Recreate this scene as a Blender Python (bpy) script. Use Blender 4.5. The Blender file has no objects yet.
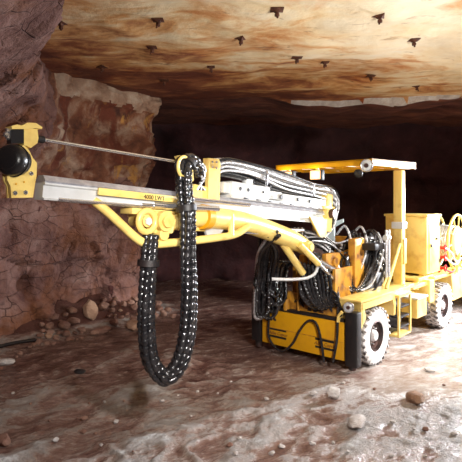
import bpy, bmesh, math, random
from mathutils import Vector, Matrix, noise
random.seed(7)
PI = math.pi
col = bpy.context.scene.collection
V = Vector
# ------------------------------------------------------------------ camera / frames
CH = 2.32; FP = 500.0; HZ = 200.0
def P(px, py, Y):
    return V(((px-231)/FP*Y, Y, CH-(py-HZ)/FP*Y))
bk = V((.666, .746, 0)).normalized()          # carrier: towards its rear
lt = V((-bk.y, bk.x, 0))                      # carrier: across, away from the camera
W0 = V((2.07, 7.04, 0))
def C(u, v, z): return W0+lt*u+bk*v+V((0, 0, z))
FA = V((-1.58, 4.05, 2.425)); FB = V((1.41, 7.5, 2.065))
FD = (FB-FA).normalized(); FN = V((FD.y, -FD.x, 0)).normalized(); FU = FN.cross(FD).normalized()
def F(s, n, w): return FA+FD*s+FN*n+FU*w
def onfeed(px, py, n):                        # where the sight line meets the feed's own side plane
    o = V((0, 0, CH)); d = P(px, py, 1)-o; p0 = FA+FN*n
    t = (p0-o).dot(FN)/d.dot(FN)
    return o+d*t
# ------------------------------------------------------------------ materials
def mat(name, color, rough=.5, metal=0., color2=None, scale=6., lo=.4, hi=.65, bump=0., bscale=40., coat=0., detail=6, rough2=None, emis=None, spec=None):
    m = bpy.data.materials.new(name); m.use_nodes = True
    nt = m.node_tree; b = nt.nodes['Principled BSDF']; L = nt.links
    b.inputs['Base Color'].default_value = (*color, 1); b.inputs['Roughness'].default_value = rough
    b.inputs['Metallic'].default_value = metal; b.inputs['Coat Weight'].default_value = coat
    if spec is not None: b.inputs['Specular IOR Level'].default_value = spec
    g = nt.nodes.new('ShaderNodeNewGeometry')
    if color2 is not None:
        n = nt.nodes.new('ShaderNodeTexNoise'); n.inputs['Scale'].default_value = scale; n.inputs['Detail'].default_value = detail
        L.new(g.outputs['Position'], n.inputs['Vector'])
        r = nt.nodes.new('ShaderNodeValToRGB')
        r.color_ramp.elements[0].position = lo; r.color_ramp.elements[1].position = hi
        r.color_ramp.elements[0].color = (*color, 1); r.color_ramp.elements[1].color = (*color2, 1)
        L.new(n.outputs['Fac'], r.inputs['Fac']); L.new(r.outputs['Color'], b.inputs['Base Color'])
        if rough2 is not None:
            mr = nt.nodes.new('ShaderNodeMapRange'); mr.inputs['From Min'].default_value = lo; mr.inputs['From Max'].default_value = hi
            mr.inputs['To Min'].default_value = rough; mr.inputs['To Max'].default_value = rough2
            L.new(n.outputs['Fac'], mr.inputs['Value']); L.new(mr.outputs['Result'], b.inputs['Roughness'])
    if bump:
        n2 = nt.nodes.new('ShaderNodeTexNoise'); n2.inputs['Scale'].default_value = bscale; n2.inputs['Detail'].default_value = 5
        L.new(g.outputs['Position'], n2.inputs['Vector'])
        bp = nt.nodes.new('ShaderNodeBump'); bp.inputs['Strength'].default_value = bump; bp.inputs['Distance'].default_value = .02
        L.new(n2.outputs['Fac'], bp.inputs['Height']); L.new(bp.outputs['Normal'], b.inputs['Normal'])
    if emis:
        b.inputs['Emission Color'].default_value = (*emis[0], 1); b.inputs['Emission Strength'].default_value = emis[1]
    return m
YEL = mat('yellow paint lit copy', (.86, .63, .19), .34, 0, (.62, .37, .09), 5, .52, .75, .08, 30, .2)  # same yellow as GOLD; bright light is put into this paler copy
GOLD = mat('yellow paint dim copy', (.68, .33, .006), .38, 0, (.50, .22, .01), 4, .5, .78, .08, 30, .2)  # dimmer copy of the rig's yellow, less light put into the colour
ORN = mat('worn orange yellow paint', (.52, .24, .02), .5, 0, (.14, .05, .015), 7, .45, .7, .15, 30)
BLK = mat('black rubber', (.012, .011, .012), .32, 0, None, bump=.1)
HOSE = mat('glossy black hose', (.01, .01, .012), .2, 0, (.03, .028, .03), 12, .4, .7, .1, 60, .4)
BPT = mat('black paint', (.010, .008, .009), .5, 0, (.03, .018, .017), 9, .5, .8, .15, 40)
DRK = mat('dark oily steel', (.05, .04, .04), .38, .6, (.12, .06, .05), 10, .4, .7, .2, 40)
ALU = mat('grey aluminium', (.50, .49, .54), .32, .55, (.72, .72, .76), 14, .4, .7, .1, 60)
WHT = mat('bright aluminium', (.70, .71, .71), .35, .15, (.62, .63, .62), 8, .5, .75, .08, 50)
STL = mat('polished steel', (.75, .75, .78), .18, .9, None)
SIL = mat('silver hose braid', (.72, .72, .75), .3, .4, (.3, .3, .31), 40, .45, .7, .2, 90)
TYRE = mat('dried pale mud on rubber', (.70, .67, .66), .8, 0, (.40, .36, .34), 16, .5, .75, .5, 50)
TRD = mat('dark tyre rubber', (.06, .05, .05), .6, 0, (.5, .47, .45), 18, .42, .6, .4, 60)
GLS = mat('lamp glass', (.62, .64, .66), .08, .3, None, coat=.6)
GLOW = mat('lit lamp glass', (.35, .22, .12), .3, emis=((1, .50, .20), 2.4))
RED = mat('red paint', (.55, .02, .02), .4)
CAP = mat('pale blue grey plastic', (.55, .66, .70), .4)
RUST = mat('rusty steel', (.07, .022, .012), .7, .3, (.16, .06, .03), 20, .4, .7, .3, 60)
LOGO = mat('black decal', (.012, .01, .01), .5)
BRN = mat('brown decal lettering', (.16, .05, .02), .5)

def rock_mat(name, stops, scale, crack=0., crackscale=1.2, bump=.8, rough=.85, stains=None, stretch=(1, 1, 1), dist=.06):
    m = bpy.data.materials.new(name); m.use_nodes = True; nt = m.node_tree; L = nt.links; b = nt.nodes['Principled BSDF']
    N = nt.nodes.new
    g = N('ShaderNodeNewGeometry'); mp = N('ShaderNodeMapping'); mp.inputs['Scale'].default_value = stretch
    L.new(g.outputs['Position'], mp.inputs['Vector'])
    n = N('ShaderNodeTexNoise'); n.inputs['Scale'].default_value = scale; n.inputs['Detail'].default_value = 9; n.inputs['Roughness'].default_value = .62
    n.inputs['Distortion'].default_value = .5
    L.new(mp.outputs[0], n.inputs['Vector'])
    r = N('ShaderNodeValToRGB'); e = r.color_ramp.elements
    while len(e) < len(stops): e.new(.5)
    for k, (p, c) in enumerate(stops): e[k].position = p; e[k].color = (*c, 1)
    L.new(n.outputs['Fac'], r.inputs['Fac']); out = r.outputs['Color']
    if stains:
        for (sc, lo, hi, c, st, off) in stains:
            m2 = N('ShaderNodeMapping'); m2.inputs['Scale'].default_value = st; m2.inputs['Location'].default_value = off
            L.new(g.outputs['Position'], m2.inputs['Vector'])
            n2 = N('ShaderNodeTexNoise'); n2.inputs['Scale'].default_value = sc; n2.inputs['Detail'].default_value = 8; n2.inputs['Distortion'].default_value = .8; n2.inputs['Roughness'].default_value = .6
            L.new(m2.outputs[0], n2.inputs['Vector'])
            mr = N('ShaderNodeMapRange'); mr.inputs['From Min'].default_value = lo; mr.inputs['From Max'].default_value = hi
            L.new(n2.outputs['Fac'], mr.inputs['Value'])
            mx = N('ShaderNodeMix'); mx.data_type = 'RGBA'
            L.new(mr.outputs['Result'], mx.inputs['Factor']); L.new(out, mx.inputs['A']); mx.inputs['B'].default_value = (*c, 1)
            out = mx.outputs['Result']
    h = N('ShaderNodeTexNoise'); h.inputs['Scale'].default_value = scale*5; h.inputs['Detail'].default_value = 8; h.inputs['Roughness'].default_value = .65
    L.new(g.outputs['Position'], h.inputs['Vector']); hout = h.outputs['Fac']
    if crack:
        nd = N('ShaderNodeTexNoise'); nd.inputs['Scale'].default_value = 1.3; nd.inputs['Detail'].default_value = 4
        L.new(g.outputs['Position'], nd.inputs['Vector'])
        ad = N('ShaderNodeMix'); ad.data_type = 'VECTOR'; ad.inputs['Factor'].default_value = .22
        L.new(g.outputs['Position'], ad.inputs['A']); L.new(nd.outputs['Color'], ad.inputs['B'])
        v = N('ShaderNodeTexVoronoi'); v.feature = 'DISTANCE_TO_EDGE'; v.inputs['Scale'].default_value = crackscale
        m3 = N('ShaderNodeMapping'); m3.inputs['Scale'].default_value = (1, 1, 1.7)
        L.new(ad.outputs['Result'], m3.inputs['Vector']); L.new(m3.outputs[0], v.inputs['Vector'])
        mr = N('ShaderNodeMapRange'); mr.inputs['From Min'].default_value = 0; mr.inputs['From Max'].default_value = .022
        L.new(v.outputs['Distance'], mr.inputs['Value'])
        ma = N('ShaderNodeMath'); ma.operation = 'MULTIPLY_ADD'; ma.inputs[1].default_value = crack
        L.new(mr.outputs['Result'], ma.inputs[0]); L.new(hout, ma.inputs[2]); hout = ma.outputs[0]
        n5 = N('ShaderNodeTexNoise'); n5.inputs['Scale'].default_value = 1.7; L.new(g.outputs['Position'], n5.inputs['Vector'])
        mg = N('ShaderNodeMapRange'); mg.inputs['From Min'].default_value = .47; mg.inputs['From Max'].default_value = .6
        mg.inputs['To Min'].default_value = 1; mg.inputs['To Max'].default_value = 0
        L.new(n5.outputs['Fac'], mg.inputs['Value'])
        mxx = N('ShaderNodeMath'); mxx.operation = 'MAXIMUM'; L.new(mg.outputs[0], mxx.inputs[0]); L.new(mr.outputs[0], mxx.inputs[1])
        mx = N('ShaderNodeMix'); mx.data_type = 'RGBA'; mx.inputs['A'].default_value = (stops[0][1][0]*.6, stops[0][1][1]*.6, stops[0][1][2]*.6, 1)
        L.new(mxx.outputs[0], mx.inputs['Factor']); L.new(out, mx.inputs['B']); out = mx.outputs['Result']
    L.new(out, b.inputs['Base Color'])
    bp = N('ShaderNodeBump'); bp.inputs['Strength'].default_value = bump; bp.inputs['Distance'].default_value = dist
    L.new(hout, bp.inputs['Height']); L.new(bp.outputs['Normal'], b.inputs['Normal'])
    b.inputs['Roughness'].default_value = rough
    return m
CEIL = rock_mat('limestone roof with rust stains and falloff', [(.3, (.58, .46, .30)), (.5, (.78, .68, .50)), (.7, (.86, .80, .66))], .55, bump=.5, rough=.75,
    stains=[(.5, .54, .66, (.58, .28, .09), (1, 1.5, 1), (3.1, 5, 0)), (2.2, .60, .74, (.22, .09, .04), (1, 2.5, 1), (1, 8, 2))])
WALL = rock_mat('brown fractured rock', [(.3, (.11, .042, .034)), (.5, (.235, .118, .095)), (.72, (.35, .215, .18))], 2.0, crack=.25, crackscale=3.0, bump=1,
    stains=[(.9, .50, .66, (.22, .08, .035), (1, 1, .6), (2, 2, 0)), (3, .64, .70, (.08, .02, .015), (1, 1, .5), (5, 0, 1))])
PALE = rock_mat('weathered pale rock', [(.3, (.20, .09, .05)), (.5, (.42, .27, .19)), (.7, (.60, .48, .38))], 2.2, bump=.9)
PIL = rock_mat('rust streaked rock', [(.3, (.07, .022, .015)), (.47, (.24, .09, .045)), (.7, (.52, .38, .28))], 2.0, bump=1.0,
    stains=[(2.0, .50, .60, (.16, .04, .02), (1, 1, .5), (2, 6, 0)), (1.7, .58, .66, (.52, .26, .07), (1, 1, .5), (9, 6, 0))])
FAR = rock_mat('maroon rock unlit tone', [(.3, (.022, .006, .008)), (.55, (.056, .016, .019)), (.75, (.11, .036, .038))], .9, bump=.9)  # back of the cavern is unlit; its darkness is put into the colour
STONE = rock_mat('loose brown stone', [(.3, (.16, .07, .05)), (.5, (.26, .14, .10)), (.7, (.36, .22, .16))], 5, bump=.6)
STONE2 = rock_mat('loose tan stone', [(.3, (.26, .14, .085)), (.5, (.38, .23, .15)), (.7, (.50, .34, .24))], 5, bump=.6)
STONE3 = rock_mat('loose pale stone', [(.3, (.42, .36, .33)), (.5, (.58, .53, .50)), (.7, (.72, .70, .68))], 6, bump=.6)

def add_stain_falloff(m, cols, ax, f0, f1, nscale, namp):
    nt = m.node_tree; L = nt.links; N = nt.nodes.new; b = nt.nodes['Principled BSDF']; src = b.inputs['Base Color'].links[0].from_socket
    g = N('ShaderNodeNewGeometry'); d = N('ShaderNodeVectorMath'); d.operation = 'DOT_PRODUCT'; d.inputs[1].default_value = ax
    L.new(g.outputs['Position'], d.inputs[0])
    n = N('ShaderNodeTexNoise'); n.inputs['Scale'].default_value = nscale; n.inputs['Detail'].default_value = 10; n.inputs['Roughness'].default_value = .65; n.inputs['Distortion'].default_value = .6
    mp = N('ShaderNodeMapping'); mp.inputs['Scale'].default_value = (1, 1.9, 1); L.new(g.outputs['Position'], mp.inputs['Vector']); L.new(mp.outputs[0], n.inputs['Vector'])
    ma = N('ShaderNodeMath'); ma.operation = 'MULTIPLY_ADD'; ma.inputs[1].default_value = namp; L.new(n.outputs['Fac'], ma.inputs[0]); L.new(d.outputs['Value'], ma.inputs[2])
    mr = N('ShaderNodeMapRange'); mr.inputs['From Min'].default_value = f0; mr.inputs['From Max'].default_value = f1; L.new(ma.outputs[0], mr.inputs['Value'])
    r = N('ShaderNodeValToRGB'); e = r.color_ramp.elements
    while len(e) < len(cols): e.new(.5)
    for k, (p, c) in enumerate(cols): e[k].position = p; e[k].color = (*c, 1)
    L.new(mr.outputs[0], r.inputs['Fac'])
    mx = N('ShaderNodeMix'); mx.data_type = 'RGBA'; mx.blend_type = 'MULTIPLY'; mx.inputs['Factor'].default_value = 1
    L.new(src, mx.inputs['A']); L.new(r.outputs['Color'], mx.inputs['B']); L.new(mx.outputs['Result'], b.inputs['Base Color'])
def floor_mat():
    m = bpy.data.materials.new('wet trampled mud'); m.use_nodes = True; nt = m.node_tree; L = nt.links; b = nt.nodes['Principled BSDF']; N = nt.nodes.new
    g = N('ShaderNodeNewGeometry')
    mp = N('ShaderNodeMapping'); mp.vector_type = 'TEXTURE'; mp.inputs['Rotation'].default_value = (0, 0, math.atan2(bk.y, bk.x)-.35); mp.inputs['Scale'].default_value = (2.0, 1, 1)
    L.new(g.outputs['Position'], mp.inputs['Vector'])
    n = N('ShaderNodeTexNoise'); n.inputs['Scale'].default_value = 4.5; n.inputs['Detail'].default_value = 14; n.inputs['Roughness'].default_value = .8; n.inputs['Distortion'].default_value = .4
    L.new(mp.outputs[0], n.inputs['Vector'])
    sx = N('ShaderNodeSeparateXYZ'); L.new(g.outputs['Position'], sx.inputs[0])
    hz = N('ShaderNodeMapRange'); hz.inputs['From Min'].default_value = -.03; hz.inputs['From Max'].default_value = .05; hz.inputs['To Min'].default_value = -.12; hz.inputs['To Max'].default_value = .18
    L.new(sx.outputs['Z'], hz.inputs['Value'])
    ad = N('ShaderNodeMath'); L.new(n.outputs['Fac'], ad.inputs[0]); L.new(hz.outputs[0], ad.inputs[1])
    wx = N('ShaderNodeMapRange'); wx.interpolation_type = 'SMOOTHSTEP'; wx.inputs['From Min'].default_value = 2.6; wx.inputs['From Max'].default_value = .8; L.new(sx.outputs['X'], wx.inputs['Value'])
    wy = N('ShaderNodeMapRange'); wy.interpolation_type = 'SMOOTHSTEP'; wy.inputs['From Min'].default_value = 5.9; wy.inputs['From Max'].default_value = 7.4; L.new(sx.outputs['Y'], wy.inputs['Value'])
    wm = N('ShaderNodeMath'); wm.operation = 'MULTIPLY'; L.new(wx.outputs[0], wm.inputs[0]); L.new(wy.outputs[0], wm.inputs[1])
    a2 = N('ShaderNodeMath'); a2.operation = 'MULTIPLY_ADD'; a2.inputs[1].default_value = -.15; L.new(wm.outputs[0], a2.inputs[0]); L.new(ad.outputs[0], a2.inputs[2]); ad = a2  # pool darkened: wet mud, plus less light put into the colour
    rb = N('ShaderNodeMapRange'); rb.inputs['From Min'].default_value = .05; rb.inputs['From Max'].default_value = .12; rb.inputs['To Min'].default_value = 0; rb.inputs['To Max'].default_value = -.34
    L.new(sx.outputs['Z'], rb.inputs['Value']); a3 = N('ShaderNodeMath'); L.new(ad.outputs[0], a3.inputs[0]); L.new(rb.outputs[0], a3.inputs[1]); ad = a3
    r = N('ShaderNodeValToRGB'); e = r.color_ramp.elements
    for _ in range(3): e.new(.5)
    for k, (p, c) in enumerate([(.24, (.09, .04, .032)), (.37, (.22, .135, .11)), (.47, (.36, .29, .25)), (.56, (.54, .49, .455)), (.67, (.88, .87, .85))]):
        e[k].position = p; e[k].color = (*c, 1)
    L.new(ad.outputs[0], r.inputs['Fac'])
    # broken rock banked up against the wall is brown
    # wet low mud is darker and shinier
    L.new(r.outputs['Color'], b.inputs['Base Color'])
    rr = N('ShaderNodeMapRange'); rr.inputs['From Min'].default_value = .38; rr.inputs['From Max'].default_value = .58; rr.inputs['To Min'].default_value = .10; rr.inputs['To Max'].default_value = .75
    L.new(ad.outputs[0], rr.inputs['Value']); 
    px_ = N('ShaderNodeMapRange'); px_.interpolation_type = 'SMOOTHSTEP'; px_.inputs['From Min'].default_value = 1.0; px_.inputs['From Max'].default_value = 2.0; L.new(sx.outputs['X'], px_.inputs['Value'])
    py_ = N('ShaderNodeMapRange'); py_.interpolation_type = 'SMOOTHSTEP'; py_.inputs['From Min'].default_value = 5.4; py_.inputs['From Max'].default_value = 6.2; L.new(sx.outputs['Y'], py_.inputs['Value'])
    pm = N('ShaderNodeMath'); pm.operation = 'MULTIPLY'; L.new(px_.outputs[0], pm.inputs[0]); L.new(py_.outputs[0], pm.inputs[1])
    pr = N('ShaderNodeMapRange'); pr.inputs['To Min'].default_value = 1; pr.inputs['To Max'].default_value = .35; L.new(pm.outputs[0], pr.inputs['Value'])
    pq = N('ShaderNodeMath'); pq.operation = 'MULTIPLY'; L.new(rr.outputs[0], pq.inputs[0]); L.new(pr.outputs[0], pq.inputs[1]); L.new(pq.outputs[0], b.inputs['Roughness'])
    h = N('ShaderNodeTexNoise'); h.inputs['Scale'].default_value = 22; h.inputs['Detail'].default_value = 9; h.inputs['Roughness'].default_value = .7
    L.new(g.outputs['Position'], h.inputs['Vector'])
    st = N('ShaderNodeMapRange'); st.inputs['From Min'].default_value = .40; st.inputs['From Max'].default_value = .55; st.inputs['To Min'].default_value = .35; st.inputs['To Max'].default_value = 1
    L.new(ad.outputs[0], st.inputs['Value'])
    bp = N('ShaderNodeBump'); bp.inputs['Distance'].default_value = .11; 
    sb = N('ShaderNodeMath'); sb.operation = 'MULTIPLY'; L.new(st.outputs[0], sb.inputs[0]); L.new(pr.outputs[0], sb.inputs[1]); L.new(sb.outputs[0], bp.inputs['Strength'])
    L.new(h.outputs['Fac'], bp.inputs['Height']); L.new(bp.outputs['Normal'], b.inputs['Normal'])
    return m
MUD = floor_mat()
# rust stain and light falloff, both in the colour, towards back and pillar
add_stain_falloff(CEIL, [(0, (1, 1, 1)), (.35, (1, .90, .74)), (.6, (.80, .48, .24)), (.8, (.42, .17, .09)), (1, (.20, .06, .04))], (-.46, .62, 0), 6.8, 11.0, .9, 9)
RCE = rock_mat('roof rock unlit tone', [(.3, (.05, .012, .008)), (.5, (.12, .035, .022)), (.72, (.26, .09, .05))], 1.2, bump=.8, rough=.85, stretch=(1, 2, 1))  # unlit roof beyond the lip: dimness put into the rock colour

# ------------------------------------------------------------------ mesh helpers
class MB:
    def __init__(s): s.v = []; s.f = []
    def add(s, vs, fs):
        o = len(s.v); s.v += [V(q) for q in vs]; s.f += [tuple(i+o for i in f) for f in fs]; return s
    def box(s, c, ax, ay, az, bev=0.012):
        c = V(c); hx, hy, hz = ax.length, ay.length, az.length
        b = min(bev, hx*.45, hy*.45, hz*.45)
        bm = bmesh.new(); bmesh.ops.create_cube(bm, size=2)
        for q in bm.verts: q.co = V((q.co.x*hx, q.co.y*hy, q.co.z*hz))
        if b > .001: bmesh.ops.bevel(bm, geom=bm.edges[:], offset=b, segments=2, profile=.5, affect='EDGES')
        bm.verts.index_update()
        X, Y, Z = ax.normalized(), ay.normalized(), az.normalized()
        vs = [c+X*q.co.x+Y*q.co.y+Z*q.co.z for q in bm.verts]; fs = [[q.index for q in f.verts] for f in bm.faces]; bm.free()
        return s.add(vs, fs)
    def cbox(s, u0, u1, v0, v1, z0, z1, bev=.012):     # box in the carrier's frame
        return s.box(C((u0+u1)/2, (v0+v1)/2, (z0+z1)/2), bk*abs(v1-v0)/2, lt*abs(u1-u0)/2, V((0, 0, abs(z1-z0)/2)), bev)
    def fbox(s, s0, s1, n0, n1, w0, w1, bev=.008):     # box in the feed's frame
        return s.box(F((s0+s1)/2, (n0+n1)/2, (w0+w1)/2), FD*abs(s1-s0)/2, FN*abs(n1-n0)/2, FU*abs(w1-w0)/2, bev)
    def lathe(s, prof, o, ax, seg=32, caps=True):
        o = V(o); ax = V(ax).normalized(); a = ax.orthogonal().normalized(); b = ax.cross(a)
        vs = []; fs = []
        for r, h in prof:
            for k in range(seg):
                t = 2*PI*k/seg; vs.append(o+ax*h+(a*math.cos(t)+b*math.sin(t))*r)
        n = len(prof)
        for i in range(n-1):
            for k in range(seg):
                k2 = (k+1) % seg; fs.append((i*seg+k, i*seg+k2, (i+1)*seg+k2, (i+1)*seg+k))
        if caps: fs.append(tuple(range(seg))[::-1]); fs.append(tuple((n-1)*seg+k for k in range(seg)))
        return s.add(vs, fs)
    def cyl(s, a, b, r, r2=None, seg=20, bev=.004):
        a = V(a); b = V(b); L = (b-a).length; r2 = r if r2 is None else r2; e = min(bev, r*.3, L*.3)
        return s.lathe([(r-e, 0), (r, e), (r2, L-e), (r2-e, L)], a, b-a, seg)
    def tube(s, pts, r, seg=10, closed=False, rf=None):
        n = len(pts); vs = []; fs = []; prev = None
        for i, p in enumerate(pts):
            t = (pts[(i+1) % n]-pts[i-1]) if closed else (pts[min(i+1, n-1)]-pts[max(i-1, 0)])
            t = t.normalized()
            if prev is None: a = t.orthogonal().normalized()
            else: a = (prev-t*prev.dot(t)); a = a.normalized() if a.length > 1e-6 else t.orthogonal().normalized()
            prev = a; b = t.cross(a); R = rf(i) if rf else r
            for k in range(seg):
                q = 2*PI*k/seg; vs.append(p+(a*math.cos(q)+b*math.sin(q))*R)
        m = n if closed else n-1
        for i in range(m):
            j = (i+1) % n
            for k in range(seg):
                k2 = (k+1) % seg; fs.append((i*seg+k, i*seg+k2, j*seg+k2, j*seg+k))
        if not closed: fs.append(tuple(range(seg))[::-1]); fs.append(tuple((n-1)*seg+k for k in range(seg)))
        return s.add(vs, fs)
    def prism(s, poly, d):                               # poly: world points, d: thickness vector
        n = len(poly); vs = [V(p) for p in poly]+[V(p)+d for p in poly]
        fs = [tuple(range(n))[::-1], tuple(range(n, 2*n))]+[(i, (i+1) % n, n+(i+1) % n, n+i) for i in range(n)]
        return s.add(vs, fs)
    def torus(s, c, ax, R, r, seg=40, rs=10):
        ax = V(ax).normalized(); a = ax.orthogonal().normalized(); b = ax.cross(a)
        return s.tube([V(c)+(a*math.cos(2*PI*k/seg)+b*math.sin(2*PI*k/seg))*R for k in range(seg)], r, rs, True)
    def build(s, name, m, parent=None, smooth=True, **tags):
        me = bpy.data.meshes.new(name)
        lo = V([min(q[i] for q in s.v) for i in range(3)]); hi = V([max(q[i] for q in s.v) for i in range(3)])
        c = (lo+hi)/2
        if parent is None: c.z = lo.z
        Mw = Matrix.Translation(c)
        if parent is not None: Mw = Mw @ RW.to_4x4() if parent_rot(parent) else Mw
        inv = Mw.inverted()
        me.from_pydata([inv @ q for q in s.v], [], s.f)
        bm = bmesh.new(); bm.from_mesh(me); bmesh.ops.recalc_face_normals(bm, faces=bm.faces[:]); bm.to_mesh(me); bm.free()
        me.materials.append(m)
        if smooth:
            me.shade_smooth(); me.set_sharp_from_angle(angle=math.radians(38))
        o = bpy.data.objects.new(name, me); col.objects.link(o)
        WM[o.name] = Mw
        if parent is not None:
            o.parent = parent; o.matrix_local = WM[parent.name].inverted() @ Mw
        else: o.matrix_world = Mw
        for k, t in tags.items(): o[k] = t
        return o
WM = {}
RW = Matrix((( bk.x, lt.x, 0), (bk.y, lt.y, 0), (0, 0, 1)))
def parent_rot(p): return True
def cat(pts, n=8, closed=False):
    pts = [V(p) for p in pts]; out = []; N = len(pts)
    for i in range(N if closed else N-1):
        if closed: p0, p1, p2, p3 = pts[i-1], pts[i], pts[(i+1) % N], pts[(i+2) % N]
        else: p0 = pts[max(i-1, 0)]; p1 = pts[i]; p2 = pts[i+1]; p3 = pts[min(i+2, N-1)]
        for k in range(n):
            t = k/n
            out.append(.5*((2*p1)+(p2-p0)*t+(2*p0-5*p1+4*p2-p3)*t*t+(3*p1-p0-3*p2+p3)*t**3))
    if not closed: out.append(pts[-1])
    return out
def resample(pts, step):
    out = [pts[0]]; acc = 0
    for i in range(len(pts)-1):
        a, b = pts[i], pts[i+1]; L = (b-a).length
        while acc+L >= step:
            t = (step-acc)/L; a = a.lerp(b, t); out.append(a.copy()); L = (b-a).length; acc = 0
        acc += L
    out.append(pts[-1]); return out
def fbm(p, o=4):
    s = 0; a = 1; q = V(p)
    for _ in range(o): s += a*noise.noise(q); q = q*2.03+V((3.1, 1.7, 5.3)); a *= .5
    return s
def grid_mesh(name, m, rows, cols, fn, smooth=True, **tags):
    vs = [fn(i, j) for i in range(rows) for j in range(cols)]
    fs = [(i*cols+j, i*cols+j+1, (i+1)*cols+j+1, (i+1)*cols+j) for i in range(rows-1) for j in range(cols-1)]
    me = bpy.data.meshes.new(name); me.from_pydata(vs, [], fs); me.materials.append(m)
    if smooth: me.shade_smooth()
    o = bpy.data.objects.new(name, me); col.objects.link(o)
    for k, t in tags.items(): o[k] = t
    return o

# ------------------------------------------------------------------ floor
BASE = [(-4.5, .6), (-4.4, 4), (-4.2, 6.6), (-3.95, 8.0), (-3.2, 9.2), (-2.5, 10.0), (-2.0, 10.45), (-2.05, 10.9), (-2.7, 12), (-3.5, 16.5)]
def seg_d(x, y, a, b):
    dx, dy = b[0]-a[0], b[1]-a[1]; t = max(0, min(1, ((x-a[0])*dx+(y-a[1])*dy)/(dx*dx+dy*dy)))
    return math.hypot(x-a[0]-dx*t, y-a[1]-dy*t)
def ground(x, y):
    d = V((x, y, 0)); r = d-W0; v = r.dot(bk); u = r.dot(lt)
    under = max(0, 1-max(0, max(-1.0-v, v-4.6, -.35-u, u-2.0))/.8)       # flattened under the rig
    ang = .35
    ca, sa = math.cos(-ang), math.sin(-ang)
    v2 = v*ca-u*sa; u2 = v*sa+u*ca
    a = fbm(V((v2*.8, u2*2.2, 0)), 6)*.028
    ridge = (1-abs(noise.noise(V((v2*.30, u2*1.1+3, 4))))*3.2)
    b = max(0, ridge)*.035
    c = fbm(V((x*4, y*4, 2)), 4)*.014
    cl_ = max(0, .55-abs(noise.noise(V((x*3.1+1, y*3.1, 5))))*2.2)*max(0, noise.noise(V((x*.9, y*.9, 6)))+.35)*.07
    c += fbm(V((x*13, y*13, 3)), 3)*.010+cl_
    h = a+b+c-.03
    h *= (1-under*.92)
    if y > 6.8: h *= max(.35, 1-(y-6.8)*.35)
    h *= 1-.75*max(0, min(1, (x-1.0)))*max(0, min(1, (y-5.4)/.8))
    # rubble banked against the foot of the left wall
    if x < -.8 and 5 < y < 11.5:
        dm = min(seg_d(x, y, BASE[k], BASE[k+1]) for k in range(len(BASE)-1))
        hh = .10+.38*max(0, 1-abs(y-9.6)/1.5)
        if dm < .9: h += hh*(1-dm/.9)**1.3*(1+.5*noise.noise(V((x*3, y*3, 0))))
    return h
def steps(parts):
    o = []
    for a, b, d in parts:
        n = max(1, round((b-a)/d)); o += [a+(b-a)*k/n for k in range(n)]
    return o+[parts[-1][1]]
GX = steps([(-6, -4.2, .2), (-4.2, 4.8, .025), (4.8, 11, .2)]); GY = steps([(.6, 4, .2), (4, 8, .024), (8, 11, .05), (11, 17.5, .15)])
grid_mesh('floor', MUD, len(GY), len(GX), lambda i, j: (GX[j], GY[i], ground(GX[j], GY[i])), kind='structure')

# ------------------------------------------------------------------ ceiling
CZ = 4.45; LIPY = 11.0
def lip(x): return 10.6+.35*noise.noise(V((x*.6, 1, 1)))+.12*noise.noise(V((x*2.5, 1, 1)))-(.06*(x-2))
def cl(i, j):
    x = -6+j*.08; y = .6+i*.08
    z = CZ+fbm(V((x*.5, y*.5, 3)), 5)*.06+max(0, noise.noise(V((x*.8, y*.8, 7))))*.05+fbm(V((x*3, y*3, 3)), 3)*.012
    # slabs that spalled off leave low steps
    k = noise.noise(V((x*.35+4, y*.6, 1)))+.15*noise.noise(V((x*2, y*2, 1)))
    z += .04/(1+math.exp(-(k-.25)*25))
    yl = lip(x)
    dz = .15*max(0, min(1, (x-.9)/.8, (4.9-x)/.6))*(.8+.6*noise.noise(V((x*1.3, 0, 5))))
    if y > yl and x > -1.7: z = z-dz+fbm(V((x*.7, y*.7, 3)), 5)*.06*min(1, (y-yl)*2)
    return (x, y, z)
grid_mesh('ceiling', CEIL, int(16.9/.08)+1, int(17/.08)+1, cl, smooth=True, kind='structure')
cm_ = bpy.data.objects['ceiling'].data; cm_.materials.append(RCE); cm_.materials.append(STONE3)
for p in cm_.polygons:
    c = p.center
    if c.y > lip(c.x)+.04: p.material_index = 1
    if 1.2 < c.x < 5 and -.05 < c.y-lip(c.x) < .10 and abs(p.normal.y) > .35: p.material_index = 2  # paler stone puts the lit look of the step face into its colour

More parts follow.
